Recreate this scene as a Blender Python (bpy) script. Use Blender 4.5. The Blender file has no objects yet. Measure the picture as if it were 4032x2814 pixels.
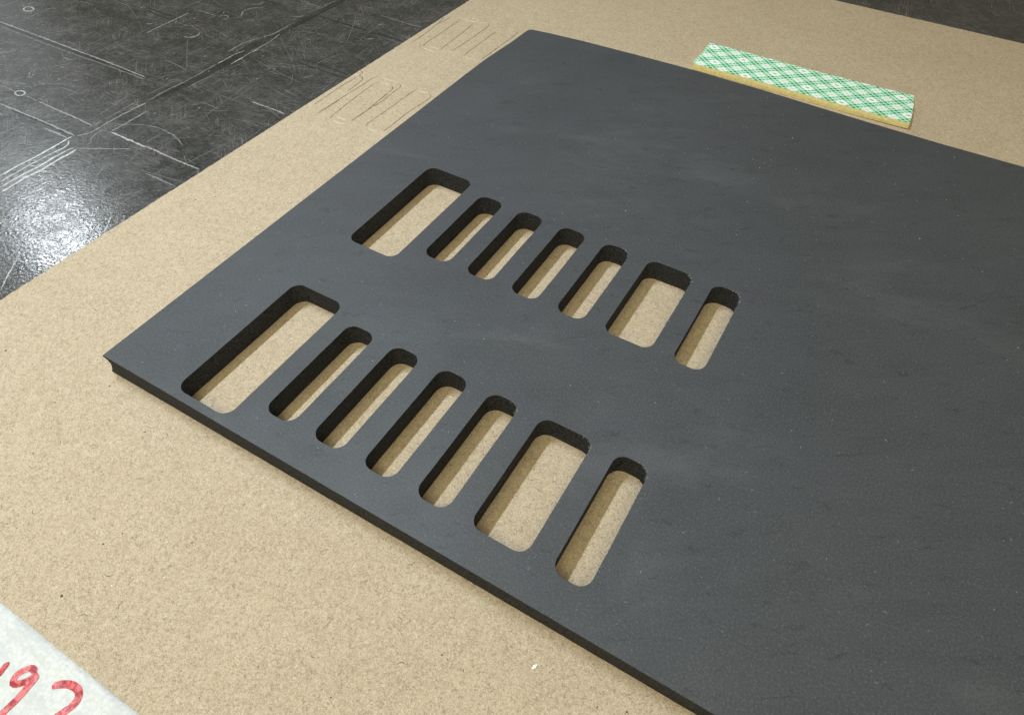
import bpy, bmesh, math, random, json
import mathutils
from mathutils import Vector, Matrix, noise

S = 0.001                      # everything below is laid out in millimetres
C = bpy.context.scene.collection
scene = bpy.context.scene
rnd = random.Random(7)

# ------------------------------------------------------------------ camera
cam_d = bpy.data.cameras.new("camera")
cam = bpy.data.objects.new("camera", cam_d)
C.objects.link(cam)
scene.camera = cam
cam_d.sensor_fit = 'HORIZONTAL'
cam_d.sensor_width = 36.0
cam_d.lens = 36.0 * 2709.09 / 4032.0
cam_d.clip_start = 0.01
cam_d.clip_end = 50.0
_w = Vector((2.36383014, 0.651277085, -0.212306717))
_R = Matrix.Rotation(_w.length, 3, _w.normalized())        # world -> (right, down, forward)
_Rc = Matrix((_R[0], -_R[1], -_R[2])).transposed()
cam.matrix_world = Matrix.Translation(Vector((197.347, -63.028, 184.239)) * S) @ _Rc.to_4x4()

# ------------------------------------------------------------------ dim indoor ambience
world = bpy.data.worlds.new("World")
scene.world = world
world.use_nodes = True
bg = world.node_tree.nodes["Background"]
bg.inputs[0].default_value = (1.0, 0.91, 0.66, 1)
bg.inputs[1].default_value = 0.155

def area(name, loc, target, sx, sy, power, col):
    d = bpy.data.lights.new(name, 'AREA')
    d.shape = 'RECTANGLE'; d.size = sx * S; d.size_y = sy * S
    d.energy = power; d.color = col
    o = bpy.data.objects.new(name, d); C.objects.link(o)
    o.location = Vector(loc) * S
    z = (Vector(loc) - Vector(target)).normalized()
    y = Vector((0, 1, 0)); y = (y - z * y.dot(z)).normalized()
    x = y.cross(z)
    o.rotation_euler = Matrix((x, y, z)).transposed().to_euler()
    return o
# narrow work-light tube running along the slots, up to the left
_t = area("tube_light", (-290, 70, 950), (-40, -60, 0), 42, 520, 2.85, (0.77, 0.895, 1.0))
_t.data.spread = math.radians(85)
# large warm ceiling fixture on the camera's side
area("ceiling_light", (330, -680, 1480), (100, 140, 0), 1200, 800, 19.0, (1.0, 0.92, 0.60))
# second fixture further away: the bright glint on the scratched table top
area("far_lamp", (-1615, 600, 1060), (-95, 40, 0), 70, 150, 2.4, (0.88, 0.94, 1.0))
# unseen soft panel added low on the left for the table's broad sheen
area("left_sheen_fill", (-2300, 700, 850), (-150, 150, 0), 1500, 900, 2.4, (0.85, 0.92, 1.0))

scene.view_settings.view_transform = 'Standard'
scene.view_settings.look = 'None'
scene.view_settings.exposure = 0.0
scene.view_settings.gamma = 1.0
scene.render.engine = 'CYCLES'

# ------------------------------------------------------------------ helpers
def obj(name, me, mat=None, parent=None, loc=(0, 0, 0)):
    if isinstance(me, bmesh.types.BMesh):
        m = bpy.data.meshes.new(name); me.to_mesh(m); me.free(); me = m
    o = bpy.data.objects.new(name, me); C.objects.link(o)
    if mat: me.materials.append(mat)
    o.location = Vector(loc) * S
    if parent: o.parent = parent
    return o

def mesh(name, vs, fs, mat=None, parent=None, smooth=False):
    me = bpy.data.meshes.new(name)
    me.from_pydata([(x * S, y * S, z * S) for x, y, z in vs], [], fs)
    me.update()
    if smooth:
        for p in me.polygons: p.use_smooth = True
    return obj(name, me, mat, parent)

def tag(o, label=None, cat=None, group=None, kind=None):
    if label: o["label"] = label
    if cat: o["category"] = cat
    if group: o["group"] = group
    if kind: o["kind"] = kind
    return o

class NT:
    """tiny helper for node trees"""
    def __init__(s, name):
        s.m = bpy.data.materials.new(name); s.m.use_nodes = True
        s.t = s.m.node_tree; s.N = s.t.nodes; s.L = s.t.links
        s.b = s.N["Principled BSDF"]
        tc = s.N.new("ShaderNodeTexCoord"); mp = s.N.new("ShaderNodeMapping")
        mp.inputs["Scale"].default_value = (1 / S, 1 / S, 1 / S)
        s.L.new(tc.outputs["Object"], mp.inputs[0]); s.p = mp.outputs[0]     # millimetres
    def set(s, sock, v):
        if hasattr(v, "is_output") or isinstance(v, bpy.types.NodeSocket): s.L.new(v, sock)
        else: sock.default_value = v
    def math(s, op, a, b=0.0, c=None, clamp=False):
        n = s.N.new("ShaderNodeMath"); n.operation = op; n.use_clamp = clamp
        s.set(n.inputs[0], a); s.set(n.inputs[1], b)
        if c is not None: s.set(n.inputs[2], c)
        return n.outputs[0]
    def step(s, x, a, b, lo=0.0, hi=1.0):
        n = s.N.new("ShaderNodeMapRange"); n.interpolation_type = 'SMOOTHSTEP'
        s.set(n.inputs[0], x); n.inputs[1].default_value = a; n.inputs[2].default_value = b
        n.inputs[3].default_value = lo; n.inputs[4].default_value = hi
        return n.outputs[0]
    def map(s, vec, scale=(1, 1, 1), rot=0.0, loc=(0, 0, 0)):
        if rot or loc != (0, 0, 0):
            r = s.N.new("ShaderNodeMapping"); s.L.new(vec, r.inputs[0])
            r.inputs["Rotation"].default_value = (0, 0, rot); r.inputs["Location"].default_value = loc
            vec = r.outputs[0]
        n = s.N.new("ShaderNodeMapping"); s.L.new(vec, n.inputs[0])
        n.inputs["Scale"].default_value = scale
        return n.outputs[0]
    def noise(s, vec, scale, detail=2.0, rough=0.5, dist=0.0):
        n = s.N.new("ShaderNodeTexNoise"); s.L.new(vec, n.inputs["Vector"])
        n.inputs["Scale"].default_value = scale; n.inputs["Detail"].default_value = detail
        n.inputs["Roughness"].default_value = rough; n.inputs["Distortion"].default_value = dist
        return n.outputs[0]
    def voro(s, vec, scale, feature='F1', out="Distance", rand=1.0):
        n = s.N.new("ShaderNodeTexVoronoi"); n.feature = feature; s.L.new(vec, n.inputs["Vector"])
        n.inputs["Scale"].default_value = scale; n.inputs["Randomness"].default_value = rand
        return n.outputs[out]
    def ridge(s, vec, scale, lo, hi, detail=1.0, dist=0.8):
        n = s.noise(vec, scale, detail, 0.5, dist)
        d = s.math('ABSOLUTE', s.math('SUBTRACT', n, 0.5))
        return s.step(d, lo, hi, 1.0, 0.0)
    def mix(s, f, a, b, blend='MIX'):
        n = s.N.new("ShaderNodeMix"); n.data_type = 'RGBA'; n.blend_type = blend
        s.set(n.inputs[0], f)
        s.set(n.inputs[6], a if not isinstance(a, tuple) else (*a, 1))
        s.set(n.inputs[7], b if not isinstance(b, tuple) else (*b, 1))
        return n.outputs[2]
    def bump(s, h, strength, dist=0.2, prev=None):
        n = s.N.new("ShaderNodeBump"); n.inputs["Strength"].default_value = strength
        n.inputs["Distance"].default_value = dist * S; s.set(n.inputs["Height"], h)
        if prev is not None: s.L.new(prev, n.inputs["Normal"])
        return n.outputs[0]
    def sep(s, vec):
        n = s.N.new("ShaderNodeSeparateXYZ"); s.L.new(vec, n.inputs[0]); return n.outputs
    def done(s, col, rough=0.6, spec=0.5, nrm=None):
        s.set(s.b.inputs["Base Color"], col if not isinstance(col, tuple) else (*col, 1))
        s.set(s.b.inputs["Roughness"], rough)
        s.set(s.b.inputs["Specular IOR Level"], spec)
        if nrm is not None: s.L.new(nrm, s.b.inputs["Normal"])
        return s.m

# ------------------------------------------------------------------ materials
def mat_kraft():
    t = NT("kraft_fibre"); p = t.p
    base = (0.437, 0.348, 0.247)
    big = t.noise(p, 0.030, 3, 0.6)
    mid = t.noise(p, 0.16, 3, 0.6)
    fine = t.noise(t.map(p, (1, 1.5, 1), 0.3), 1.75, 3, 0.7)
    grain = t.noise(t.map(p, (1.6, 1, 1), 1.1), 2.8, 2, 0.7)
    c = t.mix(t.step(big, 0.3, 0.7, 0.0, 0.45), base, (0.386, 0.301, 0.209))
    c = t.mix(t.step(mid, 0.35, 0.75, 0.0, 0.22), c, (0.522, 0.427, 0.315))
    c = t.mix(t.step(mid, 0.45, 0.25, 0.0, 0.30), c, (0.344, 0.262, 0.176))
    c = t.mix(t.step(fine, 0.51, 0.63, 0.0, 0.42), c, (0.596, 0.504, 0.390))
    c = t.mix(t.step(fine, 0.48, 0.36, 0.0, 0.45), c, (0.242, 0.180, 0.117))
    c = t.mix(t.step(grain, 0.52, 0.66, 0.0, 0.42), c, (0.633, 0.545, 0.428))
    c = t.mix(t.step(grain, 0.47, 0.33, 0.0, 0.45), c, (0.205, 0.154, 0.101))
    # short dark and pale fibres
    for i, (rot, sc) in enumerate(((0.4, 0.9), (1.5, 1.0), (2.5, 0.8))):
        q = t.map(p, (1.0, 1.0, 1.0), rot, (13.7 * i, 5.1 * i, 0))
        r = t.ridge(q, sc, 0.005, 0.026, 2.0, 0.5)
        m = t.step(t.noise(q, 0.7, 2, 0.6), 0.50, 0.58)
        c = t.mix(t.math('MULTIPLY', t.math('MULTIPLY', r, m), 0.55), c, (0.121, 0.088, 0.054))
        q2 = t.map(q, (1, 1, 1), 0.9, (31.0, 17.0, 0))
        r2 = t.ridge(q2, sc * 1.1, 0.006, 0.024, 2.0, 0.5)
        m2 = t.step(t.noise(q2, 0.6, 2, 0.6), 0.53, 0.62)
        c = t.mix(t.math('MULTIPLY', t.math('MULTIPLY', r2, m2), 0.5), c, (0.652, 0.562, 0.444))
    n = t.bump(fine, 0.35, 0.10)
    n = t.bump(mid, 0.2, 0.25, n)
    return t.done(c, 0.85, 0.15, n)

def mat_foam():
    t = NT("charcoal_foam_skin"); p = t.p
    fine = t.noise(p, 1.5, 3, 0.75)
    st = t.noise(t.map(p, (0.0231, 0.0860, 0.0703), -0.52), 1.0, 4, 0.6)
    bl = t.noise(p, 0.013, 4, 0.6)
    hz = t.noise(t.map(p, (0.0080, 0.0199, 0.0703), -0.35), 1.0, 5, 0.7, 0.4)
    tint = t.noise(p, 0.05, 3, 0.6)
    c = t.mix(t.step(bl, 0.3, 0.7), (0.0435, 0.0464, 0.0528), (0.0567, 0.0596, 0.0676))
    c = t.mix(t.step(tint, 0.45, 0.7, 0.0, 0.6), c, (0.0522, 0.0530, 0.0647))
    c = t.mix(t.step(hz, 0.52, 0.72, 0.0, 0.6), c, (0.0824, 0.0860, 0.0950))
    c = t.mix(t.step(st, 0.52, 0.36, 0.0, 0.20), c, (0.0303, 0.0310, 0.0352))
    sm = t.noise(t.map(p, (0.1055, 0.2981, 0.1407), -0.52), 1.0, 4, 0.65, 0.5)
    c = t.mix(t.step(sm, 0.41, 0.31, 0.0, 0.62), c, (0.0290, 0.0298, 0.0345))
    c = t.mix(t.step(fine, 0.51, 0.66, 0.0, 0.65), c, (0.0890, 0.0927, 0.1020))
    c = t.mix(t.step(fine, 0.47, 0.34, 0.0, 0.50), c, (0.0264, 0.0278, 0.0316))
    # pale dust fibres, thin everywhere and thicker in patches
    for i, rot in enumerate((0.2, 0.9, 1.6, 2.4)):
        q = t.map(p, (1, 1, 1), rot, (9.0 * i, 3.0 * i, 0))
        v = t.voro(t.map(q, (0.5, 1.5, 1)), 0.8)
        r = t.step(v, 0.05, 0.16, 1.0, 0.0)
        m = t.step(t.noise(q, 0.35, 3, 0.6), 0.48, 0.66)
        c = t.mix(t.math('MULTIPLY', t.math('MULTIPLY', r, m), 0.42), c, (0.2070, 0.2208, 0.2228))
    n = t.bump(fine, 0.35, 0.08)
    n = t.bump(st, 0.15, 0.3, n)
    return t.done(c, t.step(bl, 0.3, 0.7, 0.66, 0.54), 0.4, n)

def mat_cut():
    t = NT("cut_foam_edge"); p = t.p
    f = t.noise(p, 1.6, 4, 0.75)
    g = t.noise(t.map(p, (1, 1, 0.35)), 0.5, 3, 0.6)
    c = t.mix(t.step(f, 0.35, 0.7), (0.018, 0.0185, 0.022), (0.078, 0.080, 0.090))
    c = t.mix(t.step(g, 0.62, 0.75, 0.0, 0.5), c, (0.11, 0.11, 0.112))
    c = t.mix(t.step(t.voro(p, 0.22), 0.10, 0.16, 0.8, 0.0), c, (0.006, 0.006, 0.006))
    return t.done(c, 0.9, 0.2, t.bump(f, 0.8, 0.35))

def mat_table(name="worn_black_laminate", k=1.0):
    t = NT(name); p = t.p
    big = t.noise(p, 0.02, 4, 0.6)
    mid = t.noise(p, 0.12, 6, 0.75, 0.3)
    fine = t.noise(t.map(p, (0.6, 1.3, 1), -0.5), 1.0, 5, 0.75)
    c = t.mix(t.step(big, 0.3, 0.7), (0.0272, 0.0272, 0.0256), (0.0432, 0.0440, 0.0440))
    c = t.mix(t.step(mid, 0.48, 0.68, 0.0, 0.6), c, (0.0736, 0.0752, 0.0752))
    c = t.mix(t.step(fine, 0.51, 0.64, 0.0, 0.75), c, (0.0920, 0.0936, 0.0920))
    c = t.mix(t.step(fine, 0.48, 0.36, 0.0, 0.75), c, (0.0112, 0.0112, 0.0104))
    c = t.mix(t.step(mid, 0.44, 0.30, 0.0, 0.5), c, (0.0112, 0.0112, 0.0104))
    # hair-fine scuffs in several directions
    sc = None
    for i, rot in enumerate((0.15, 0.75, 1.45, 2.3, 2.9)):
        q = t.map(p, (1, 1, 1), rot, (21.0 * i, 7.0 * i, 0))
        w = t.noise(q, 0.03, 2, 0.5)
        q = t.map(q, (0.018, 1.3, 1))
        r = t.ridge(q, 0.9, 0.004, 0.016, 1.0, 0.10)
        m = t.step(t.noise(t.map(p, (1, 1, 1), 0, (i * 40.0, 0, 0)), 0.05, 3, 0.6), 0.50, 0.66)
        r = t.math('MULTIPLY', r, m)
        sc = r if sc is None else t.math('MAXIMUM', sc, r)
    c = t.mix(t.math('MULTIPLY', sc, 0.6), c, (0.24, 0.205, 0.205))
    if k != 1.0: c = t.mix(1.0, c, (k, k, k), 'MULTIPLY')
    cell = t.voro(t.map(p, (1, 1, 1), 0.4), 0.75, 'SMOOTH_F1')
    pit = t.noise(p, 0.9, 3, 0.6, 0.2)
    n = t.bump(cell, 0.29, 0.15)
    n = t.bump(pit, 0.20, 0.12, n)
    n = t.bump(sc, 0.4, 0.05, n)
    ro = t.math('ADD', t.step(mid, 0.3, 0.7, 0.12, 0.24), t.math('MULTIPLY', sc, 0.1))
    return t.done(c, ro, 0.5, n)

def mat_scratch(name, v, rough=0.45):
    t = NT(name); p = t.p
    f = t.noise(p, 0.9, 3, 0.7)
    c = t.mix(t.step(f, 0.3, 0.7), (v * 0.45, v * 0.46, v * 0.46), (v * 1.25, v * 1.27, v * 1.27))
    return t.done(c, rough, 0.5)

def mat_plain(name, a, b, scale, rough=0.7, spec=0.3, bump=0.3):
    t = NT(name); f = t.noise(t.p, scale, 4, 0.65)
    return t.done(t.mix(t.step(f, 0.3, 0.7), a, b), rough, spec, t.bump(f, bump, 0.2))

def mat_plaid():
    t = NT("green_white_plaid_liner"); x, y, z = t.sep(t.p)
    M = t.math
    X = M('DIVIDE', M('SUBTRACT', x, 100.0), 6.65); Y = M('DIVIDE', M('SUBTRACT', y, 340.2), 5.75)
    a = M('MULTIPLY', M('ADD', X, Y), 0.5); b = M('MULTIPLY', M('SUBTRACT', X, Y), 0.5)
    def tri(v, k=1.0):                      # distance to the nearest integer of v*k
        u = M('MULTIPLY', v, k) if k != 1.0 else v
        return M('ABSOLUTE', M('SUBTRACT', M('FRACT', M('ADD', u, 0.5)), 0.5))
    da, db = tri(a), tri(b)
    ina = t.step(da, 0.235, 0.265, 1.0, 0.0); inb = t.step(db, 0.235, 0.265, 1.0, 0.0)
    both = M('MULTIPLY', ina, inb); one = M('SUBTRACT', M('MAXIMUM', ina, inb), both)
    pale = (0.56, 0.85, 0.68)
    # blob mask: rounded sub-cells a quarter period wide
    ca = M('SUBTRACT', tri(a, 4.0), 0.5); cb = M('SUBTRACT', tri(b, 4.0), 0.5)   # 0 at the middle of a sub-cell
    def rr(c4a, c4b, r):
        d = M('ADD', M('POWER', M('ABSOLUTE', c4a), 3.0), M('POWER', M('ABSOLUTE', c4b), 3.0))
        return t.step(d, r, r + 0.03, 1.0, 0.0)
    blob = rr(ca, cb, 0.075); sblob = rr(ca, cb, 0.03)
    white = M('SUBTRACT', 1.0, M('MAXIMUM', ina, inb))
    c = t.mix(white, pale, (0.83, 0.90, 0.88))
    c = t.mix(M('MULTIPLY', M('MULTIPLY', white, M('SUBTRACT', 1.0, blob)), 0.85), c, (0.34, 0.50, 0.43))
    c = t.mix(M('MULTIPLY', both, blob), c, (0.045, 0.30, 0.15))
    c = t.mix(M('MULTIPLY', M('MULTIPLY', one, sblob), 0.95), c, (0.20, 0.47, 0.33))
    line = M('MAXIMUM', t.step(da, 0.02, 0.05, 1.0, 0.0), M('MULTIPLY', t.step(db, 0.015, 0.04, 1.0, 0.0), 0.7))
    c = t.mix(line, c, (0.56, 0.92, 0.68))
    # the plain white cells with a small dark oval
    i = M('FLOOR', a); j = M('FLOOR', b)
    j2 = M('MULTIPLY', M('ADD', j, 1.0), 0.5)
    k1 = M('LESS_THAN', tri(j2), 0.1)
    k2 = M('LESS_THAN', tri(M('MULTIPLY', M('ADD', i, j2), 0.5)), 0.1)
    k = M('MULTIPLY', k1, k2)
    fa = M('SUBTRACT', M('FRACT', a), 0.5); fb = M('SUBTRACT', M('FRACT', b), 0.5)
    box = M('MAXIMUM', M('ABSOLUTE', fa), M('ABSOLUTE', fb))
    c = t.mix(M('MULTIPLY', k, t.step(box, 0.27, 0.30, 1.0, 0.0)), c, (0.85, 0.91, 0.89))
    u = M('ADD', fa, fb); w = M('SUBTRACT', fa, fb)
    ov = M('ADD', M('POWER', M('DIVIDE', u, 0.20), 2.0), M('POWER', M('DIVIDE', w, 0.11), 2.0))
    c = t.mix(M('MULTIPLY', k, t.step(ov, 0.8, 1.1, 0.85, 0.0)), c, (0.16, 0.32, 0.28))
    n = t.bump(t.noise(t.p, 0.5, 2), 0.15, 0.2)
    return t.done(c, 0.45, 0.4, n)

def mat_paper():
    t = NT("white_paper_tape"); p = t.p
    f = t.noise(p, 0.9, 4, 0.7); g = t.noise(t.map(p, (0.15, 0.4, 1)), 0.7, 3, 0.6)
    c = t.mix(t.step(f, 0.35, 0.65), (0.52, 0.525, 0.52), (0.63, 0.63, 0.615))
    c = t.mix(t.step(g, 0.55, 0.35, 0.0, 0.5), c, (0.46, 0.475, 0.49))
    n = t.bump(f, 0.5, 0.25); n = t.bump(g, 0.5, 0.6, n)
    return t.done(c, 0.6, 0.3, n)

def mat_ink():
    t = NT("red_marker_ink"); p = t.p
    f = t.ridge(t.map(p, (1.0, 0.55, 1), -0.2), 1.3, 0.03, 0.14, 2.0, 0.3)
    g = t.noise(p, 0.33, 3, 0.6)
    c = t.mix(t.step(g, 0.42, 0.62), (0.52, 0.06, 0.07), (0.30, 0.012, 0.024))
    c = t.mix(t.math('MULTIPLY', f, t.step(g, 0.62, 0.45, 0.0, 0.75)), c, (0.64, 0.22, 0.22))
    return t.done(c, 0.5, 0.4, t.bump(t.noise(p, 0.9, 4, 0.7), 0.4, 0.2))

KRAFT = mat_kraft(); FOAM = mat_foam(); CUT = mat_cut(); TABLE = mat_table()
SCR = [mat_scratch("scratch_pale_%d" % i, v) for i, v in enumerate((0.075, 0.11, 0.17, 0.27, 0.40, 0.55))]
GROOVE = mat_scratch("dark_groove", 0.006, 0.7)
WORN = mat_table("worn_groove_floor", 0.6)
SCORE = mat_plain("scored_line", (0.09, 0.07, 0.045), (0.24, 0.19, 0.13), 0.7)
LIT_BURR = mat_plain("lit_burr", (0.46, 0.40, 0.31), (0.60, 0.54, 0.44), 0.9)  # burr along the cuts, the light it catches painted in as a paler tone
YFOAM = mat_plain("yellow_foam_core", (0.72, 0.62, 0.27), (0.86, 0.77, 0.40), 0.9, 0.8, 0.2, 0.6)
LINER = mat_plaid(); PAPER = mat_paper(); INK = mat_ink()
CHIP = mat_plain("white_chip", (0.80, 0.83, 0.84), (0.86, 0.88, 0.88), 1.0)
DARKFLECK = mat_plain("dark_fleck", (0.05, 0.035, 0.02), (0.12, 0.09, 0.055), 1.0)
PALEFLECK = mat_plain("pale_fleck", (0.66, 0.62, 0.52), (0.80, 0.77, 0.68), 1.0)
DUST = mat_plain("white_dust", (0.35, 0.36, 0.36), (0.70, 0.72, 0.72), 0.5)

# ------------------------------------------------------------------ geometry helpers
def resample(pts, step=1.2):
    """Catmull-Rom through the points"""
    P = [Vector((p[0], p[1], 0)) for p in pts]
    if len(P) == 2:
        n = max(2, int((P[1] - P[0]).length / (step * 2)))
        return [P[0].lerp(P[1], i / n) for i in range(n + 1)]
    Q = [P[0] * 2 - P[1]] + P + [P[-1] * 2 - P[-2]]
    out = []
    for i in range(1, len(Q) - 2):
        a, b, c, d = Q[i - 1:i + 3]
        n = max(1, int((c - b).length / step))
        for k in range(n):
            s = k / n
            out.append(0.5 * ((2 * b) + (c - a) * s + (2 * a - 5 * b + 4 * c - d) * s * s + (3 * b - a - 3 * c + d) * s ** 3))
    out.append(P[-1])
    return out

def ribbon(vs, fs, pts, w, z, jitter=0.35, rise=0.0, wander=0.0, step=1.2, seed=0.0, taper=0.5):
    """a narrow low ridge along the points: two flanks meeting at a crest"""
    P = resample(pts, step); n = len(P); base = len(vs)
    for i, p in enumerate(P):
        d = (P[min(i + 1, n - 1)] - P[max(i - 1, 0)])
        if d.length == 0: d = Vector((1, 0, 0))
        d.normalize(); q = Vector((-d.y, d.x, 0))
        k = 1 + jitter * noise.noise((p.x * 0.9 + seed, p.y * 0.9, seed))
        if taper: k *= min(1.0, 0.2 + min(i, n - 1 - i) * taper)
        s = wander * noise.noise((p.x * 0.5, p.y * 0.5, seed + 5))
        h = w * 0.5 * max(k, 0.15); c = p + q * s
        vs += [(*(c + q * h).xy, z), (*c.xy, z + rise), (*(c - q * h).xy, z)]
    for i in range(n - 1):
        a = base + i * 3
        fs += [(a, a + 1, a + 4, a + 3), (a + 1, a + 2, a + 5, a + 4)]

def flake(vs, fs, x, y, z, r, h, k=5, rng=rnd):
    """tiny irregular chip: a low pyramid"""
    b = len(vs); a0 = rng.random() * 6.28; e = rng.uniform(0.35, 1.0)
    ca, sa = math.cos(a0), math.sin(a0)
    for i in range(k):
        a = 6.2832 * i / k; q = r * rng.uniform(0.7, 1.2)
        u, v = q * math.cos(a), q * e * math.sin(a)
        vs.append((x + u * ca - v * sa, y + u * sa + v * ca, z))
    vs.append((x, y, z + h))
    for i in range(k): fs.append((b + i, b + (i + 1) % k, b + k))

def rrect(x0, x1, y0, y1, r, seg=8, edge=6.0):
    """counter-clockwise rounded rectangle with points along the straights"""
    out = []
    cs = [((x1 - r, y0 + r), -90), ((x1 - r, y1 - r), 0), ((x0 + r, y1 - r), 90), ((x0 + r, y0 + r), 180)]
    for (cx, cy), a0 in cs:
        for i in range(seg + 1):
            a = math.radians(a0 + 90 * i / seg)
            out.append(Vector((cx + r * math.cos(a), cy + r * math.sin(a))))
    res = []
    for i, p in enumerate(out):
        q = out[(i + 1) % len(out)]; res.append(p)
        n = int((q - p).length / edge)
        for k in range(1, n): res.append(p.lerp(q, k / n))
    return res

def wob(p, amp, s=0.35, seed=0.0):
    return Vector((p[0] + amp * noise.noise((p[0] * s, p[1] * s, seed)), p[1] + amp * noise.noise((p[0] * s, p[1] * s, seed + 9))))

def offset(loop, d):
    n = len(loop); out = []
    for i, p in enumerate(loop):
        t = (loop[(i + 1) % n] - loop[i - 1]).normalized()
        out.append(p + Vector((t.y, -t.x)) * d)          # outward for a CCW loop
    return out

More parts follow.
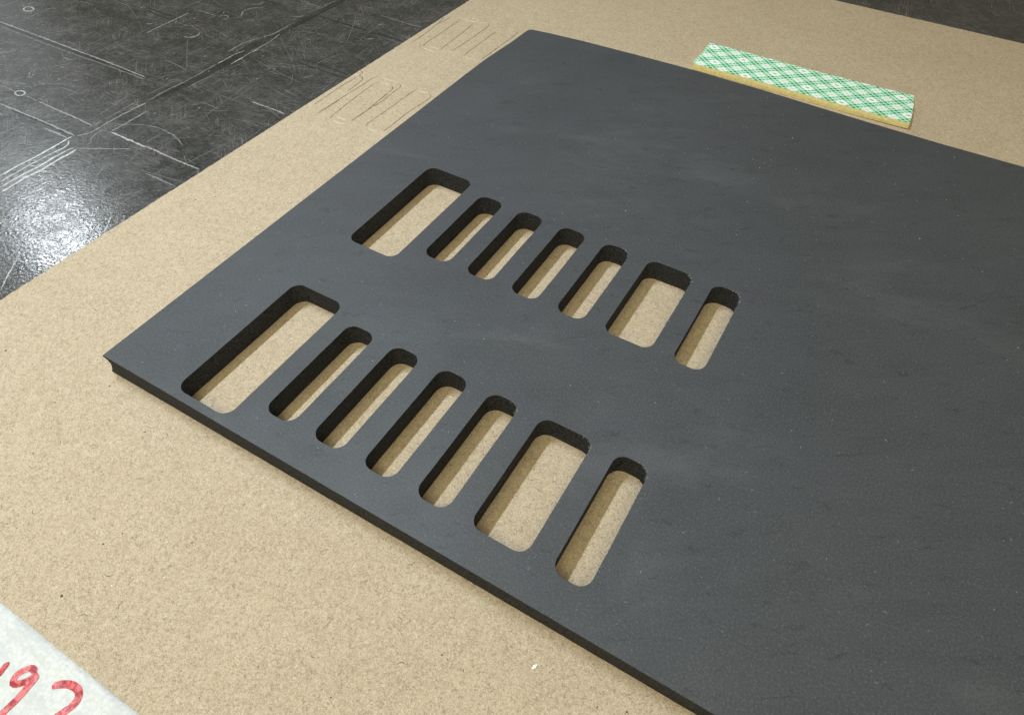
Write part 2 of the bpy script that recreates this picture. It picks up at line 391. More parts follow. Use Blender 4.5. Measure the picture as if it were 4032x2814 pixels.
def bridge(fs, a, b, n, flip=False):
    for i in range(n):
        j = (i + 1) % n
        fs.append((a + i, a + j, b + j, b + i) if not flip else (a + j, a + i, b + i, b + j))
MARKS = '''{"light":[[0.55,0.3,[[-289.7,151.2],[-281.4,151.4],[-248.4,151.8],[-217.9,152.1],[-187.8,152.4],[-161.7,151.9]]],[0.8,0.12,[[-284.7,147.8],[-254.6,147.8],[-234.2,148.1],[-210.3,148.7],[-189.6,149.5],[-160.1,150.5]]],[0.35,0.16,[[-280.5,144.9],[-280.7,151.4],[-280.6,165.5],[-280.7,176.7],[-279.4,180.8],[-276.2,180.7]]],[0.3,0.14,[[-295.3,155.0],[-295.4,167.2],[-293.7,170.4]]],[0.4,0.2,[[-308.7,164.1],[-307.3,171.0],[-307.9,176.8]]],[0.3,0.08,[[-219.3,154.9],[-219.8,164.9],[-219.1,176.1],[-219.2,192.2]]],[0.3,0.08,[[-204.1,159.1],[-205.5,176.0],[-207.0,190.9]]],[0.25,0.09,[[-220.3,104.0],[-220.2,112.7],[-219.5,121.9],[-220.1,133.6]]],[0.4,0.16,[[-220.9,104.4],[-214.4,104.5],[-207.5,104.2]]],[0.4,0.16,[[-200.0,104.6],[-195.2,104.6],[-188.7,104.5]]],[0.3,0.1,[[-204.3,94.6],[-204.4,98.7],[-204.8,102.0]]],[0.5,0.2,[[-219.2,143.0],[-215.3,142.4],[-213.3,143.0],[-211.4,145.8]]],[0.45,0.12,[[-239.0,135.8],[-236.9,138.5],[-234.5,139.1],[-231.9,139.0]]],[0.5,0.12,[[-263.6,133.4],[-262.7,136.9],[-260.6,138.7],[-257.3,138.9]]],[0.3,0.1,[[-255.8,156.4],[-256.2,163.2],[-256.8,169.4]]],[0.3,0.1,[[-209.6,114.5],[-205.0,116.2],[-196.4,121.7],[-186.6,126.3]]],[0.3,0.1,[[-191.4,120.0],[-182.3,121.0],[-178.3,121.1],[-176.6,123.0],[-177.7,128.7]]],[0.35,0.1,[[-278.7,194.7],[-270.6,196.6],[-263.2,197.0]]],[0.35,0.1,[[-256.9,208.9],[-248.7,208.6],[-242.4,208.8]]],[0.4,0.28,[[-203.4,188.2],[-203.7,198.1],[-203.4,212.8],[-203.0,221.7]]],[0.35,0.14,[[-211.1,223.0],[-211.4,230.6],[-210.3,240.4]]],[0.5,0.3,[[-181.2,197.6],[-177.9,198.5],[-175.8,201.5],[-176.1,204.8],[-177.2,206.6]]],[0.4,0.2,[[-179.9,252.2],[-175.5,254.5],[-174.8,257.2],[-175.6,260.1]]],[0.5,0.15,[[-171.5,235.7],[-174.2,238.2],[-176.3,242.3],[-175.6,246.1],[-173.6,249.6],[-169.2,253.0]]],[0.45,0.12,[[-166.9,234.9],[-162.0,236.5],[-158.7,239.7],[-156.8,245.7]]],[0.5,0.2,[[-213.9,197.2],[-211.6,198.1],[-210.0,200.7]]],[0.4,0.12,[[-220.8,203.2],[-219.9,205.9],[-218.3,207.5]]],[0.35,0.12,[[-200.3,209.0],[-194.8,209.0],[-189.2,209.0]]],[0.35,0.15,[[-201.4,227.1],[-197.4,228.1],[-191.7,228.0],[-184.7,228.2]]],[0.4,0.18,[[-182.7,227.3],[-183.7,230.4],[-181.4,231.9],[-177.9,231.0],[-177.1,228.3],[-180.1,226.9]]],[0.4,0.3,[[-139.8,184.0],[-139.7,190.3],[-139.6,197.7],[-138.0,204.3]]],[0.35,0.2,[[-140.7,134.9],[-141.0,147.2],[-139.8,161.8],[-139.8,184.0]]],[0.3,0.13,[[-145.9,138.5],[-145.8,144.9],[-145.0,155.2],[-144.0,161.6]]],[0.5,0.2,[[-144.9,197.9],[-145.4,206.1],[-144.7,213.2],[-141.2,222.4],[-138.8,230.8],[-138.7,245.2]]],[0.3,0.55,[[-132.8,189.4],[-133.1,193.7],[-132.8,197.4]]],[0.3,0.5,[[-132.8,205.7],[-132.7,208.1],[-132.5,210.1]]],[0.3,0.25,[[-132.9,187.5],[-133.5,204.3],[-133.5,217.5],[-135.1,230.2],[-135.6,227.4]]],[0.3,0.14,[[-133.0,140.5],[-132.9,146.0]]],[0.3,0.16,[[-133.5,155.9],[-133.5,164.1],[-132.5,173.1]]],[0.4,0.09,[[-176.8,196.5],[-163.2,183.4],[-154.6,175.4],[-148.0,168.4]]],[0.4,0.1,[[-167.1,171.9],[-157.4,171.0],[-148.8,169.6]]],[0.4,0.25,[[-145.7,252.9],[-143.0,254.1],[-140.5,256.6],[-140.2,259.2]]],[0.35,0.2,[[-158.0,273.9],[-149.0,273.5],[-140.1,273.1],[-137.7,274.0]]],[0.6,0.12,[[-137.7,274.0],[-138.0,280.6],[-137.6,286.6]]],[0.4,0.4,[[-93.0,272.7],[-92.0,274.6],[-89.5,276.5]]],[0.5,0.3,[[-88.1,253.7],[-85.5,255.4],[-83.9,257.7]]],[0.4,0.15,[[-99.6,284.4],[-92.3,284.8],[-79.7,284.5],[-67.7,285.4]]],[0.4,0.14,[[-83.6,260.4],[-74.6,261.3],[-67.3,261.1]]],[0.35,0.25,[[-89.5,198.4],[-86.9,199.7],[-85.5,201.8],[-84.8,204.0]]],[0.35,0.12,[[-85.7,206.4],[-87.0,209.0],[-90.0,211.4]]],[0.35,0.12,[[-130.5,237.2],[-126.8,240.6],[-120.5,243.2],[-112.1,245.1],[-107.8,244.8]]],[0.35,0.12,[[-108.3,215.9],[-107.0,218.1],[-103.7,218.8]]],[0.35,0.1,[[-92.4,212.5],[-91.8,217.4],[-90.1,226.6],[-87.3,233.0]]],[0.4,0.2,[[-119.4,234.4],[-116.6,235.2],[-113.9,235.0]]],[0.55,0.35,[[-203.7,92.7],[-196.7,92.7],[-186.7,93.0],[-171.3,93.4],[-156.6,93.5],[-144.8,93.4]]],[0.5,0.25,[[-163.5,89.9],[-154.2,90.2],[-146.3,90.1]]],[0.45,0.3,[[-188.5,104.6],[-175.7,104.4],[-163.3,104.5],[-153.2,104.4],[-145.4,104.0]]],[0.3,0.2,[[-146.9,105.2],[-147.0,108.7]]],[0.3,0.3,[[-145.1,104.6],[-145.2,107.3],[-145.4,109.8]]],[0.3,0.16,[[-145.0,111.4],[-145.0,119.4],[-145.4,131.9]]],[0.4,0.3,[[-144.0,93.9],[-140.9,98.6],[-140.9,106.2],[-141.1,118.2],[-140.2,133.7]]],[0.3,0.16,[[-143.4,95.0],[-142.7,98.1],[-142.0,100.6]]],[0.35,0.2,[[-133.2,90.7],[-133.2,94.0],[-135.8,95.7],[-137.7,101.3],[-136.8,106.7]]],[0.35,0.25,[[-132.8,105.8],[-132.9,113.3],[-132.8,121.3],[-133.2,127.6]]],[0.5,0.4,[[-132.8,105.1],[-125.5,105.2],[-111.4,105.0],[-107.1,105.1]]],[0.3,0.16,[[-137.2,107.1],[-132.9,113.3],[-125.7,117.2],[-123.1,118.8]]],[0.55,0.6,[[-145.2,53.0],[-145.6,61.4],[-145.3,69.7],[-145.2,79.9],[-145.6,89.6],[-145.4,92.4]]],[0.5,0.5,[[-141.2,50.2],[-141.3,58.4],[-141.5,65.2],[-141.3,70.9],[-141.0,78.7],[-140.2,83.7],[-141.7,87.4],[-143.8,89.3]]],[0.55,0.65,[[-137.2,47.5],[-137.5,55.8],[-136.9,65.7],[-137.2,74.1],[-137.0,83.8],[-136.1,86.0]]],[0.6,0.7,[[-133.5,45.0],[-133.8,51.6],[-134.2,57.8],[-133.5,66.6],[-134.0,75.5],[-133.7,82.0],[-134.1,86.3]]],[0.35,0.4,[[-141.2,65.4],[-138.7,66.6]]],[0.35,0.4,[[-136.0,65.0],[-131.6,66.6],[-127.2,68.4]]],[0.4,0.25,[[-144.2,68.2],[-142.4,69.6],[-139.8,69.1]]],[0.3,0.25,[[-134.6,86.7],[-127.5,91.0],[-123.8,93.2],[-118.5,96.4],[-112.2,100.3]]],[0.3,0.16,[[-156.0,73.8],[-146.1,80.0]]],[0.35,0.22,[[-176.4,74.2],[-176.6,79.5],[-176.3,85.3]]],[0.35,0.22,[[-171.1,70.6],[-171.5,74.3],[-171.7,78.6]]],[0.35,0.22,[[-165.3,66.7],[-165.4,71.8]]],[0.35,0.2,[[-160.9,63.7],[-161.4,70.7],[-160.9,77.3]]],[0.3,0.16,[[-170.3,92.6],[-165.2,96.6],[-159.9,102.0]]],[0.3,0.15,[[-107.4,75.1],[-109.1,80.0],[-111.6,86.4]]],[0.3,0.14,[[-104.4,93.4],[-105.6,97.0],[-106.1,101.2]]],[0.3,0.25,[[-102.2,59.7],[-99.2,60.8],[-94.0,63.5],[-89.6,66.5]]],[0.3,0.14,[[-89.6,66.5],[-85.5,72.1],[-82.5,76.8],[-80.0,81.7]]],[0.4,0.3,[[-130.6,54.2],[-130.3,57.3],[-128.3,61.5]]],[0.5,0.3,[[-107.8,105.7],[-101.1,105.7],[-94.2,105.5],[-85.3,105.4],[-76.9,105.6],[-70.8,105.8]]],[0.5,0.3,[[-94.3,164.3],[-88.0,164.4],[-79.2,164.7],[-70.2,164.5]]],[0.4,0.22,[[-90.1,90.4],[-85.8,90.4],[-78.1,90.4],[-69.5,90.3]]],[0.35,0.16,[[-122.6,118.4],[-117.6,120.2],[-110.8,120.3],[-104.2,119.7],[-97.5,117.7],[-93.2,115.8]]],[0.35,0.13,[[-110.7,108.2],[-110.3,113.8],[-109.4,119.1]]],[0.35,0.13,[[-86.6,91.1],[-85.6,94.1],[-86.5,97.1]]],[0.3,0.2,[[-120.0,130.1],[-119.1,133.2],[-117.4,134.6]]],[0.3,0.12,[[-112.6,131.9],[-112.2,135.0],[-112.1,136.5]]],[0.3,0.12,[[-109.4,144.5],[-103.4,147.6],[-97.3,150.7]]],[0.35,0.12,[[-116.5,149.5],[-112.8,149.9],[-102.8,149.8]]],[0.3,0.14,[[-93.5,110.4],[-91.8,110.9],[-89.7,110.5]]],[0.4,0.6,[[-112.7,44.8],[-109.2,42.2],[-103.1,37.6]]],[0.35,0.4,[[-70.5,51.0],[-74.3,56.5],[-78.4,61.8]]],[0.35,0.4,[[-75.3,5.5],[-78.9,10.2],[-83.2,15.9],[-89.2,24.2]]],[0.5,0.45,[[-82.4,33.1],[-76.5,32.9],[-70.2,33.1]]],[0.4,0.35,[[-84.4,29.0],[-78.9,29.6],[-71.1,29.2]]],[0.4,0.3,[[-115.7,32.9],[-109.8,32.5],[-104.9,32.5]]],[0.3,0.2,[[-74.8,5.2],[-70.5,7.7]]],[0.3,0.16,[[-81.8,9.9],[-79.1,12.2]]],[0.3,0.35,[[-81.3,68.6],[-78.3,69.7]]]],"dark":[[4.2,[[-139.1,139.0],[-136.8,161.2],[-137.1,190.2],[-138.6,209.5],[-135.5,225.0],[-135.8,242.0]]],[4.6,[[-136.4,242.6],[-135.3,259.1],[-135.9,271.9],[-135.8,284.4]]],[3.0,[[-287.4,149.6],[-246.0,150.0],[-215.3,150.1],[-185.4,150.5],[-160.6,151.0]]],[0.8,[[-232.7,213.4],[-220.3,212.7],[-204.1,213.5]]],[0.8,[[-229.0,210.3],[-216.4,209.3],[-206.0,209.1]]],[1.6,[[-203.7,222.9],[-203.7,226.1]]],[1.2,[[-203.7,222.9],[-201.0,222.5]]],[0.8,[[-178.9,260.9],[-172.7,262.0],[-161.6,261.9]]],[1.4,[[-205.0,196.3],[-204.7,199.0]]],[1.2,[[-137.3,161.7],[-136.2,169.9],[-135.6,178.0]]],[1.1,[[-133.1,290.7],[-133.1,274.8],[-133.9,266.5],[-133.6,257.0],[-134.6,240.7]]],[0.7,[[-132.5,263.1],[-135.9,271.9],[-135.4,280.1],[-135.0,291.8]]],[1.0,[[-130.9,263.0],[-117.9,262.9],[-107.9,263.1],[-93.4,263.6]]],[0.8,[[-91.1,263.1],[-79.2,264.2],[-66.7,263.4]]],[0.7,[[-103.6,214.3],[-97.0,215.0],[-87.6,215.2],[-77.9,214.8],[-68.9,214.5]]],[0.7,[[-104.3,210.3],[-95.2,210.3],[-83.5,210.3],[-68.8,210.3]]],[0.8,[[-120.9,269.5],[-116.8,263.6],[-115.6,261.3]]],[0.5,[[-193.6,91.6],[-182.1,92.3],[-170.3,92.6],[-157.2,92.5],[-147.4,92.5]]],[0.8,[[-86.4,93.6],[-86.0,95.9]]]],"rings":[[[-288.1,173.2],[-287.3,172.3],[-286.9,171.3],[-287.2,170.3],[-287.9,169.5],[-289.2,169.0],[-290.6,168.9],[-292.1,169.2],[-293.4,169.8],[-294.2,170.7],[-294.6,171.7],[-294.4,172.7],[-293.6,173.5],[-292.3,174.0],[-290.9,174.1],[-289.4,173.9],[-288.1,173.2]],[[-201.9,106.1],[-201.2,105.4],[-201.0,104.6],[-201.3,103.8],[-202.0,103.2],[-203.0,102.7],[-204.2,102.6],[-205.4,102.8],[-206.4,103.3],[-207.1,104.0],[-207.4,104.8],[-207.1,105.6],[-206.4,106.3],[-205.4,106.7],[-204.2,106.8],[-202.9,106.6],[-201.9,106.1]]],"red":[[[58.3,-84.2],[58.1,-82.4],[57.9,-80.2]],[[66.0,-78.5],[64.1,-78.2],[63.1,-79.2],[62.5,-80.6],[62.6,-81.9],[63.3,-83.0],[64.0,-82.9],[65.0,-82.1],[66.0,-80.8],[66.4,-79.1],[66.0,-78.2]],[[66.3,-78.5],[67.3,-79.7],[67.5,-81.8],[67.5,-84.4],[67.4,-86.8],[67.3,-89.2],[67.2,-90.7]],[[73.3,-78.8],[73.2,-77.7],[74.1,-76.9],[75.6,-76.0],[77.5,-75.5],[79.2,-75.6],[80.3,-76.3],[80.9,-77.6],[80.9,-79.3],[80.3,-81.3],[79.7,-83.3]]],"score":[[[-57.6,260.4],[-57.4,269.7],[-58.2,285.0],[-59.9,299.2]],[[-59.0,287.6],[-57.4,294.1],[-56.9,302.3]],[[-49.2,260.3],[-50.1,266.2],[-49.7,277.7],[-49.8,287.2],[-49.8,301.3],[-48.7,302.0]],[[-37.9,261.1],[-38.6,270.6],[-39.0,285.6],[-39.9,300.5]],[[-31.8,264.6],[-30.8,273.1],[-30.4,288.6],[-30.3,302.4],[-31.3,305.5],[-32.6,306.4]],[[-22.2,263.5],[-22.8,267.9],[-22.8,276.7],[-22.6,283.9],[-22.7,293.1],[-22.4,299.5]],[[-11.8,265.8],[-11.2,271.5],[-11.0,282.3],[-10.8,290.5],[-10.5,303.5],[-11.3,305.6],[-12.6,306.3]],[[-21.9,305.1],[-21.2,306.3],[-19.5,306.7]],[[-59.8,175.9],[-59.8,185.5],[-60.1,196.9],[-59.3,210.7]],[[-63.1,217.6],[-61.3,217.4],[-59.6,216.2],[-59.2,213.9],[-58.7,212.4],[-56.9,212.2],[-55.1,210.7],[-54.4,208.2],[-54.0,200.8],[-53.9,195.0]],[[-52.5,170.1],[-52.5,172.7],[-52.6,177.0],[-52.2,186.3],[-51.8,195.1],[-51.2,207.6],[-51.1,214.6],[-50.0,216.8],[-47.9,217.6]],[[-50.9,174.5],[-51.9,176.2],[-51.8,185.8]],[[-43.6,170.0],[-44.7,172.4],[-45.2,178.9],[-45.9,187.9],[-46.4,199.8],[-46.6,208.8],[-46.2,211.2],[-44.3,212.9]],[[-38.5,213.6],[-36.5,213.2],[-34.6,210.6],[-34.1,204.3],[-33.4,191.8],[-32.9,182.8],[-33.6,177.1]],[[-35.9,217.4],[-33.7,216.6],[-32.4,214.9],[-32.3,207.9],[-31.9,198.4],[-32.6,190.8],[-33.2,176.6],[-33.1,173.7]],[[-23.5,173.8],[-24.4,175.0],[-24.6,180.5],[-24.3,191.3],[-24.0,202.6],[-23.9,214.5],[-22.9,216.8]],[[-15.2,217.5],[-13.7,216.8],[-12.2,214.5],[-12.6,207.8],[-13.6,194.3],[-13.3,179.5],[-13.8,175.2]]],"scorehi":[[[-61.5,257.8],[-58.0,259.6]],[[-47.7,258.8],[-42.5,258.2],[-39.2,258.8]],[[-46.5,262.5],[-41.6,262.2],[-38.5,262.7]],[[-37.5,261.9],[-34.2,262.5],[-31.7,264.4]],[[-21.5,263.0],[-17.4,262.3],[-12.6,263.5]],[[-48.3,302.8],[-41.2,304.1],[-33.3,306.4]],[[-48.8,303.6],[-45.4,306.9],[-39.4,307.5]],[[-18.8,307.1],[-13.4,306.9]],[[-41.9,169.6],[-37.2,169.2],[-33.8,170.3]],[[-43.2,173.3],[-39.5,173.0],[-36.1,173.6]],[[-47.5,217.8],[-42.0,217.8],[-37.5,218.5]],[[-44.2,213.4],[-41.2,213.6],[-37.8,214.0]],[[-22.0,173.3],[-18.7,172.8],[-15.9,173.6]],[[-22.4,216.7],[-18.8,217.3],[-15.6,217.7]],[[-62.6,212.6],[-59.6,213.6]]],"chip":[]}'''
TH = 9.4                        # foam thickness
BT = 3.0                        # board thickness
ZB = -TH                        # board top
ZT = -TH - BT                   # table top

# ------------------------------------------------------------------ table top
vs, fs = [], []
X0, X1, Y0, Y1 = -950, 950, -700, 1150
N = 14
for z in (ZT, ZT - 25):
    for i in range(N + 1):
        for j in range(N + 1):
            vs.append((X0 + (X1 - X0) * i / N, Y0 + (Y1 - Y0) * j / N, z))
M1 = (N + 1) ** 2
for i in range(N):
    for j in range(N):
        a = i * (N + 1) + j; fs.append((a, a + N + 1, a + N + 2, a + 1))
        a += M1; fs.append((a, a + 1, a + N + 2, a + N + 1))
for i in range(N):
    for a, b in (((i + 1) * (N + 1), i * (N + 1)), (i * (N + 1) + N, (i + 1) * (N + 1) + N), (i, i + 1), (N * (N + 1) + i + 1, N * (N + 1) + i)):
        fs.append((a, b, b + M1, a + M1))
table = mesh("table_top", vs, fs, TABLE)
tag(table, kind='structure')

marks = json.loads(MARKS)
lev = 0
for b, w, pts in marks["light"]:
    vs, fs = [], []
    lev += 1
    ribbon(vs, fs, pts, b * 1.65, ZT + 0.010 + 0.0002 * lev, 0.9, 0.03, 0.35, 1.1, lev * 3.3)
    k = min(range(6), key=lambda i: abs((0.075, 0.11, 0.17, 0.27, 0.40, 0.55)[i] - w * 0.95))
    mesh("scratch", vs, fs, SCR[k], table)
for w, pts in marks["dark"]:
    vs, fs = [], []
    lev += 1
    ribbon(vs, fs, pts, w * 1.5, ZT + 0.004 + 0.0001 * lev, 0.35, 0.004, 0.25, 1.5, lev * 3.3, 0.5 if w < 3 else 0.05)
    mesh("groove", vs, fs, GROOVE if w < 3 else WORN, table)
for pts in marks["rings"]:
    vs, fs = [], []
    lev += 1
    ribbon(vs, fs, pts, 0.9, ZT + 0.012 + 0.0002 * lev, 0.6, 0.06, 0.2, 0.5, lev * 3.3, False)
    mesh("drill_ring", vs, fs, SCR[4], table)
# countless hair scratches
vs, fs = [], []
for i in range(2400):
    x, y = rnd.uniform(-330, -62), rnd.uniform(-30, 520)
    a = rnd.choice((0.03, 1.56, 1.56, rnd.uniform(0, 3.14), rnd.uniform(0, 3.14), 2.6, 0.5)) + rnd.gauss(0, 0.08)
    l = min(60, rnd.expovariate(1 / 9.0) + 1.5); k = rnd.gauss(0, 0.006); pts = []
    for s in range(5):
        pts.append((x, y)); x += math.cos(a) * l / 4; y += math.sin(a) * l / 4; a += k * l / 4
    if max(p[0] for p in pts) > -62: continue
    ribbon(vs, fs, pts, rnd.uniform(0.08, 0.22), ZT + 0.008 + 0.0000015 * i, 0.8, 0.012, 0.0, 4.0, i * 1.7)
tag(mesh("fine_scratches", vs, fs, SCR[2], table), kind='stuff')
vs, fs = [], []
for i in range(260):
    flake(vs, fs, rnd.uniform(-330, -66), rnd.uniform(-20, 480), ZT + 0.005, rnd.choice((0.12, 0.18, 0.18, 0.35)), 0.12)
tag(mesh("table_dust", vs, fs, DUST, table), kind='stuff')

# ------------------------------------------------------------------ fibre board
def edge_x(y): return -67.0 + 0.0195 * y
loop = []
def run(p, q, step, amp, seed):
    n = int((Vector(q) - Vector(p)).length / step)
    for i in range(n):
        v = Vector(p).lerp(Vector(q), i / n); loop.append(wob(v, amp, 0.7, seed))
c0, c1, c2, c3 = (edge_x(-320), -320), (560, -320), (560, 464.5), (edge_x(461), 461)
run(c0, c1, 20, 0, 1); run(c1, c2, 20, 0, 2); run(c2, c3, 1.6, 0.45, 3); run(c3, c0, 1.6, 0.30, 4)
n = len(loop)
vs = [(p.x, p.y, ZB) for p in offset(loop, -0.25)] + [(p.x, p.y, ZB - 0.25) for p in loop] + [(p.x, p.y, ZT + 0.02) for p in loop]
fs = [tuple(range(n))]
bridge(fs, n, 0, n); bridge(fs, 2 * n, n, n); fs.append(tuple(reversed(range(2 * n, 3 * n))))
board = mesh("fibre_board", vs, fs, KRAFT)
tag(board, "brown speckled kraft fibre board lying flat under the charcoal foam sheet", "board")
for i, pts in enumerate(marks["score"]):
    vs, fs = [], []
    ribbon(vs, fs, pts, 0.52, ZB + 0.010 + 0.0003 * i, 0.7, 0.004, 0.07, 0.9, i * 2.1)
    mesh("scored_line", vs, fs, SCORE, board)
for i, pts in enumerate(marks["scorehi"]):
    vs, fs = [], []
    ribbon(vs, fs, pts, 0.75, ZB + 0.010 + 0.0003 * i, 0.9, 0.05, 0.1, 0.8, i * 4.1)
    mesh("lit_burr", vs, fs, LIT_BURR, board)
vs, fs = [], []
for i in range(420):
    x, y = rnd.uniform(-60, 320), rnd.choice((rnd.uniform(-80, 0), rnd.uniform(-80, 460)))
    if rnd.random() < 0.5: flake(vs, fs, x, y, ZB + 0.004, rnd.choice((0.16, 0.22, 0.32, 0.5)) * rnd.uniform(0.6, 1), 0.03)
    else:
        a = rnd.uniform(0, 6.28); l = rnd.uniform(0.8, 3.2)
        ribbon(vs, fs, [(x, y), (x + math.cos(a) * l / 2, y + math.sin(a) * l / 2), (x + math.cos(a + 0.5) * l, y + math.sin(a + 0.5) * l)], 0.2, ZB + 0.006, 0.5, 0.02, 0, 0.7, i)
tag(mesh("dark_flecks", vs, fs, DARKFLECK, board), kind='stuff')
vs, fs = [], []
for i in range(300):
    flake(vs, fs, rnd.uniform(-60, 320), rnd.uniform(-80, 460), ZB + 0.005, rnd.uniform(0.12, 0.34), 0.06)
tag(mesh("pale_flecks", vs, fs, PALEFLECK, board), kind='stuff')

# ------------------------------------------------------------------ foam sheet with two rows of slots
XS = [(32.3, 55.5), (63.4, 75.2), (83.3, 95.05), (103.4, 115.1), (123.35, 134.85), (143.0, 161.85), (169.95, 181.4)]
slots = []
for (ya, yb), (yc, yd) in (((3.1, 62.46), (11.5, 56.4)), ((92.5, 151.9), (101.2, 146.0))):
    for i, (xa, xb) in enumerate(XS):
        slots.append((xa, xb, *((ya, yb) if i == 0 else (yc, yd))))
FX, FY = 430.0, 300.0
outer = []
def orun(p, q, step):
    k = max(1, int((Vector(q) - Vector(p)).length / step))
    for i in range(k): outer.append(Vector(p).lerp(Vector(q), i / k))
orun((0, 0), (FX, 0), 3.0)
far = [(FX, 298.5), (268, 298.5), (230, 298.2), (200, 298.9), (170, 300.0), (140, 301.5), (105, 301.9), (70, 300.9), (37, 299.4), (16, 297.6), (7.0, 296.6)]
orun((FX, 0), (FX, 298.5), 12)
for p, q in zip(far, far[1:]): orun(p, q, 5)
for i in range(7):
    a = math.radians(90 + 90 * i / 6); outer.append(Vector((6.0 + 3.4 * math.cos(a), 292.9 + 3.4 * math.sin(a))))
side = [(2.5, 291), (2.0, 275), (1.0, 262), (0.2, 250), (0, 230), (0, 0)]
for p, q in zip(side, side[1:]): orun(p, q, 5)
def hollow(z):
    pr = [(0, 0), (-0.7, 0.05), (-1.4, 1.6), (-3.3, 2.2), (-5.0, 1.7), (-6.5, 0.9), (-8.0, 0.0), (-9.4, -0.9)]
    for (za, a), (zb, b) in zip(pr, pr[1:]):
        if zb <= z <= za: return a + (b - a) * (z - za) / (zb - za)
    return 0.0
levels = [0.0, -0.12, -0.7, -1.4, -2.3, -3.3, -5.0, -6.5, -8.0, -9.38]
bm = bmesh.new()
rings = []
on = len(outer)
for li, z in enumerate(levels):
    ring = []
    for i, p in enumerate(outer):
        x, y = p
        if li == 0:
            x = x + 0.10 if x < 8 else x; y = y + 0.10 if y < 1 else (y - 0.10 if y > 290 else y)
        lf = max(0.0, 1 - x / 3.0) if p.y < 285 else 0.0
        x += hollow(z) * lf
        if p.y < 0.01:
            y += (0.9 * (p.x / 220.0) * (z / -9.4)) + 0.10 * noise.noise((p.x * 0.25, z * 0.4, 3)) * (1 if li > 1 else 0.45)
        elif li > 0: y += 0.0
        ring.append(bm.verts.new((x * S, y * S, z * S)))
    rings.append(ring)
top_edges = []
for i in range(on): top_edges.append(bm.edges.new((rings[0][i], rings[0][(i + 1) % on])))
hole_top, hole_bot = [], []
for k, (xa, xb, ya, yb) in enumerate(slots):
    lp = [wob(p, 0.10, 0.5, k * 3.0) for p in rrect(xa, xb, ya, yb, 4.1)]
    hole_top.append(lp)
    v = [bm.verts.new((p.x * S, p.y * S, 0)) for p in lp]
    for i in range(len(v)): top_edges.append(bm.edges.new((v[i], v[(i + 1) % len(v)])))
bmesh.ops.triangle_fill(bm, use_beauty=True, use_dissolve=False, edges=top_edges)
for f in bm.faces:
    f.normal_update()
    if f.normal.z < 0: f.normal_flip()
for a, b in zip(rings, rings[1:]):
    for i in range(on):
        j = (i + 1) % on
        f = bm.faces.new((b[i], b[j], a[j], a[i])); f.material_index = 1
# underside, with the same openings
be = [bm.edges.get((rings[-1][i], rings[-1][(i + 1) % on])) for i in range(on)]
for k, lp in enumerate(hole_top):
    lb = offset(lp, 0.55); hole_bot.append(lb)
    v = [bm.verts.new((p.x * S, p.y * S, levels[-1] * S)) for p in lb]
    for i in range(len(v)): be.append(bm.edges.new((v[i], v[(i + 1) % len(v)])))
n0 = len(bm.faces)
bmesh.ops.triangle_fill(bm, use_beauty=True, use_dissolve=False, edges=be)
bm.faces.ensure_lookup_table()
for f in bm.faces[n0:]:
    f.normal_update(); f.material_index = 1
    if f.normal.z > 0: f.normal_flip()
foam = obj("foam_sheet", bm, FOAM)
foam.data.materials.append(CUT)
tag(foam, "thick charcoal foam sheet with two rows of rounded slots cut through it", "foam sheet")
for k, lp in enumerate(hole_top):
    n = len(lp); vs, fs = [], []
    lv = [(0.0, 0.0), (-0.25, 0.06), (-2.0, 0.10), (-4.5, 0.22), (-7.0, 0.40), (-9.39, 0.55)]
    for z, d in lv:
        for i, p in enumerate(offset(lp, d)):
            q = p if z == 0 else p + Vector((noise.noise((p.x * 0.6, p.y * 0.6, z * 0.8 + k)), noise.noise((p.x * 0.6, p.y * 0.6, z * 0.8 + 40 + k)))) * 0.10
            vs.append((q.x, q.y, z))
    for a in range(len(lv) - 1): bridge(fs, a * n, (a + 1) * n, n)
    mesh("slot_wall", vs, fs, CUT, foam)
def in_slot(x, y): return any(a - 1 < x < b + 1 and c - 1 < y < d + 1 for a, b, c, d in slots)
vs, fs = [], []
i = 0
while i < 480:
    x, y = rnd.uniform(2, 300), rnd.uniform(2, 296)
    if in_slot(x, y): continue
    i += 1
    if rnd.random() < 0.35: flake(vs, fs, x, y, 0.004, rnd.choice((0.08, 0.10, 0.13, 0.22)), 0.08, 5)
    else:
        a = rnd.uniform(0, 6.28); l = rnd.uniform(0.4, 1.3)
        ribbon(vs, fs, [(x, y), (x + math.cos(a) * l / 2, y + math.sin(a) * l / 2), (x + math.cos(a + 0.6) * l, y + math.sin(a + 0.6) * l)], 0.09, 0.004, 0.3, 0.02, 0, 0.5, i)
for k in (5, 6, 12, 13, 4, 11):          # frayed fibres along the right-hand rims
    xa, xb, ya, yb = slots[k]
    for m in range(46):
        if rnd.random() < 0.6: x, y = xb + rnd.uniform(-0.1, 0.1), rnd.uniform(ya + 8, yb - 3)
        else:
            a = rnd.uniform(0, 1.57); x, y = xb - 4.1 + 4.1 * math.cos(a), yb - 4.1 + 4.1 * math.sin(a)
        a = rnd.uniform(0, 6.28); l = rnd.uniform(0.3, 1.0)
        ribbon(vs, fs, [(x, y), (x + math.cos(a) * l / 2, y + math.sin(a) * l / 2), (x + math.cos(a + 0.8) * l, y + math.sin(a + 0.8) * l)], 0.08, 0.006, 0.3, 0.05, 0, 0.4, m)
tag(mesh("dust_specks", vs, fs, DUST, foam), kind='stuff')

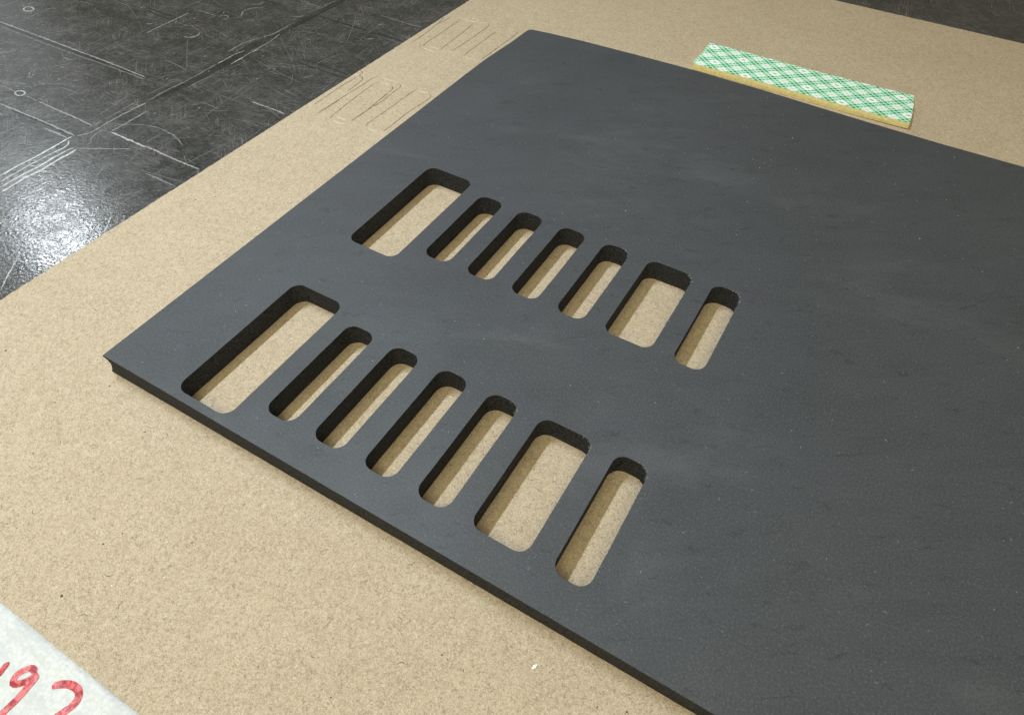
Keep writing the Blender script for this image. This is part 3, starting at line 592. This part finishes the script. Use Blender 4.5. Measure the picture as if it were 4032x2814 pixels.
# ------------------------------------------------------------------ foam mounting tape
tape = bpy.data.objects.new("mounting_tape", None); C.objects.link(tape)
tape.empty_display_size = 0.01
tag(tape, "strip of yellow foam tape with green and white plaid liner behind the foam sheet", "tape")
def tape_loop(inset=0.0, cut=0.0):
    L = []
    front = [(96.6, 320.9), (125, 321.3), (160, 321.0), (190, 320.9), (214.9, 321.4)]
    right = [(214.9, 323), (214.6, 329), (214.3, 333.5), (213.7, 338), (213.6, 341.5), (212.8, 346), (212.1, 350)]
    back = [(211.9, 351.7), (200, 351.3), (180, 350.4), (150, 349.8), (120, 350.2), (96.2, 350.0)]
    left = [(95.9, 345), (96.6, 337), (96.2, 330), (95.9, 325)]
    for p in front + right + back + left: L.append(Vector(p))
    out = []
    for i, p in enumerate(L):
        q = L[(i + 1) % len(L)]; k = max(1, int((q - p).length / 1.4))
        for s in range(k): out.append(wob(p.lerp(q, s / k), 0.28, 0.8, 2.0))
    return offset(out, -inset) if inset else out
base = tape_loop(); n = len(base)
vs, fs = [], []
tl = [(-9.38, 0.30), (-9.2, 0.45), (-7.6, 0.40), (-6.2, 0.10), (-6.0, 0.0)]
for z, d in tl:
    for p in offset(base, d):
        lift = max(0.0, (p.x - 178) / 37.0) * 0.35 if z < -8.8 else 0.0
        o = 0.10 * noise.noise((p.x * 0.4, p.y * 0.4, z))
        vs.append((p.x + o, p.y + o, z + lift))
for a in range(len(tl) - 1): bridge(fs, (a + 1) * n, a * n, n)
fs.append(tuple(range((len(tl) - 1) * n, len(tl) * n))); fs.append(tuple(reversed(range(n))))
mesh("foam_core", vs, fs, YFOAM, tape)
lin = offset(base, 0.06)
vs = [(p.x, p.y, -5.99) for p in lin] + [(p.x, p.y, -5.88) for p in lin]
fs = [tuple(range(n, 2 * n)), tuple(reversed(range(n)))]
bridge(fs, 0, n, n)
mesh("paper_liner", vs, fs, LINER, tape)

# ------------------------------------------------------------------ white paper tape with red writing
def ph(x, y):                    # height of the wrinkled paper over the board
    e = -71.6 - y                # distance from the far edge
    h = 0.10 + 0.65 * math.exp(-((e - 2.6) / 1.6) ** 2) + 0.50 * math.exp(-((e - 9.5) / 2.5) ** 2)
    h += 0.22 * noise.noise((x * 0.12, y * 0.3, 1)) + 0.05 * noise.noise((x * 0.5, y * 0.5, 4))
    return ZB + max(0.04, h * min(1.0, 0.35 + e * 0.5))
vs, fs = [], []
nx, ny = 190, 46
for j in range(ny + 1):
    for i in range(nx + 1):
        x = -30 + i; y = -71.6 - j * (48.0 / ny)
        if j == 0: y += 0.16 * noise.noise((x * 0.9, 0, 7))
        vs.append((x, y, ph(x, y)))
for j in range(ny):
    for i in range(nx):
        a = j * (nx + 1) + i; fs.append((a, a + nx + 1, a + nx + 2, a + 1))
b0 = len(vs)                     # thin rim down to the board on the far edge
for i in range(nx + 1): vs.append((vs[i][0], vs[i][1] + 0.02, ZB + 0.005))
for i in range(nx): fs.append((b0 + i, i, i + 1, b0 + i + 1))
ptape = mesh("paper_tape", vs, fs, PAPER, None, True)
tag(ptape, "white crinkled paper tape with red handwritten digits on the brown board", "paper tape")
def marker(name, strokes):
    vs, fs = [], []
    for si, (pts, w) in enumerate(strokes):
        P = resample(pts, 0.45)
        if True:                 # round pen ends
            pass
        m = len(P); b = len(vs); K = 4
        for i, p in enumerate(P):
            d = (P[min(i + 1, m - 1)] - P[max(i - 1, 0)]).normalized(); q = Vector((-d.y, d.x, 0))
            t = min(i, m - 1 - i) * 0.45
            r = w * 0.5
            hw = math.sqrt(max(0.04, 1 - max(0, 1 - t / r) ** 2)) * r * (1 + 0.10 * noise.noise((p.x, p.y, si)))
            for k in range(K + 1):
                s = p + q * hw * (1 - 2 * k / K)
                vs.append((s.x, s.y, ph(s.x, s.y) + 0.11 + 0.006 * si))
        for i in range(m - 1):
            for k in range(K):
                a = b + i * (K + 1) + k; fs.append((a, a + 1, a + K + 2, a + K + 1))
    return mesh(name, vs, fs, INK, ptape, True)
R = marks["red"]
marker("handwritten_stroke", [(R[0], 1.6)])
marker("handwritten_digit", [(R[1], 1.75), (R[2], 1.9)])
marker("handwritten_digit", [(R[3], 2.0)])

# ------------------------------------------------------------------ loose white chip
pts = [(-0.9, -1.1), (0.35, -1.25), (0.5, -0.5), (1.0, -0.35), (0.75, 0.4), (1.0, 1.25), (0.1, 1.1), (-0.1, 0.5), (-0.75, 0.35), (-0.6, -0.4)]
vs = []
for z in (0.02, 0.38):
    for x, y in pts: vs.append((177.6 + x * 0.55, -10.2 + y * 0.62, ZB + z * 0.7 + 0.08 * x))
vs = [(x, y, max(z, ZB + 0.004)) for x, y, z in vs]
n = len(pts); fs = [tuple(range(n, 2 * n)), tuple(reversed(range(n)))]
bridge(fs, 0, n, n)
tag(mesh("paper_chip", vs, fs, CHIP), "tiny jagged white chip on the brown board in front of the foam edge", "chip")
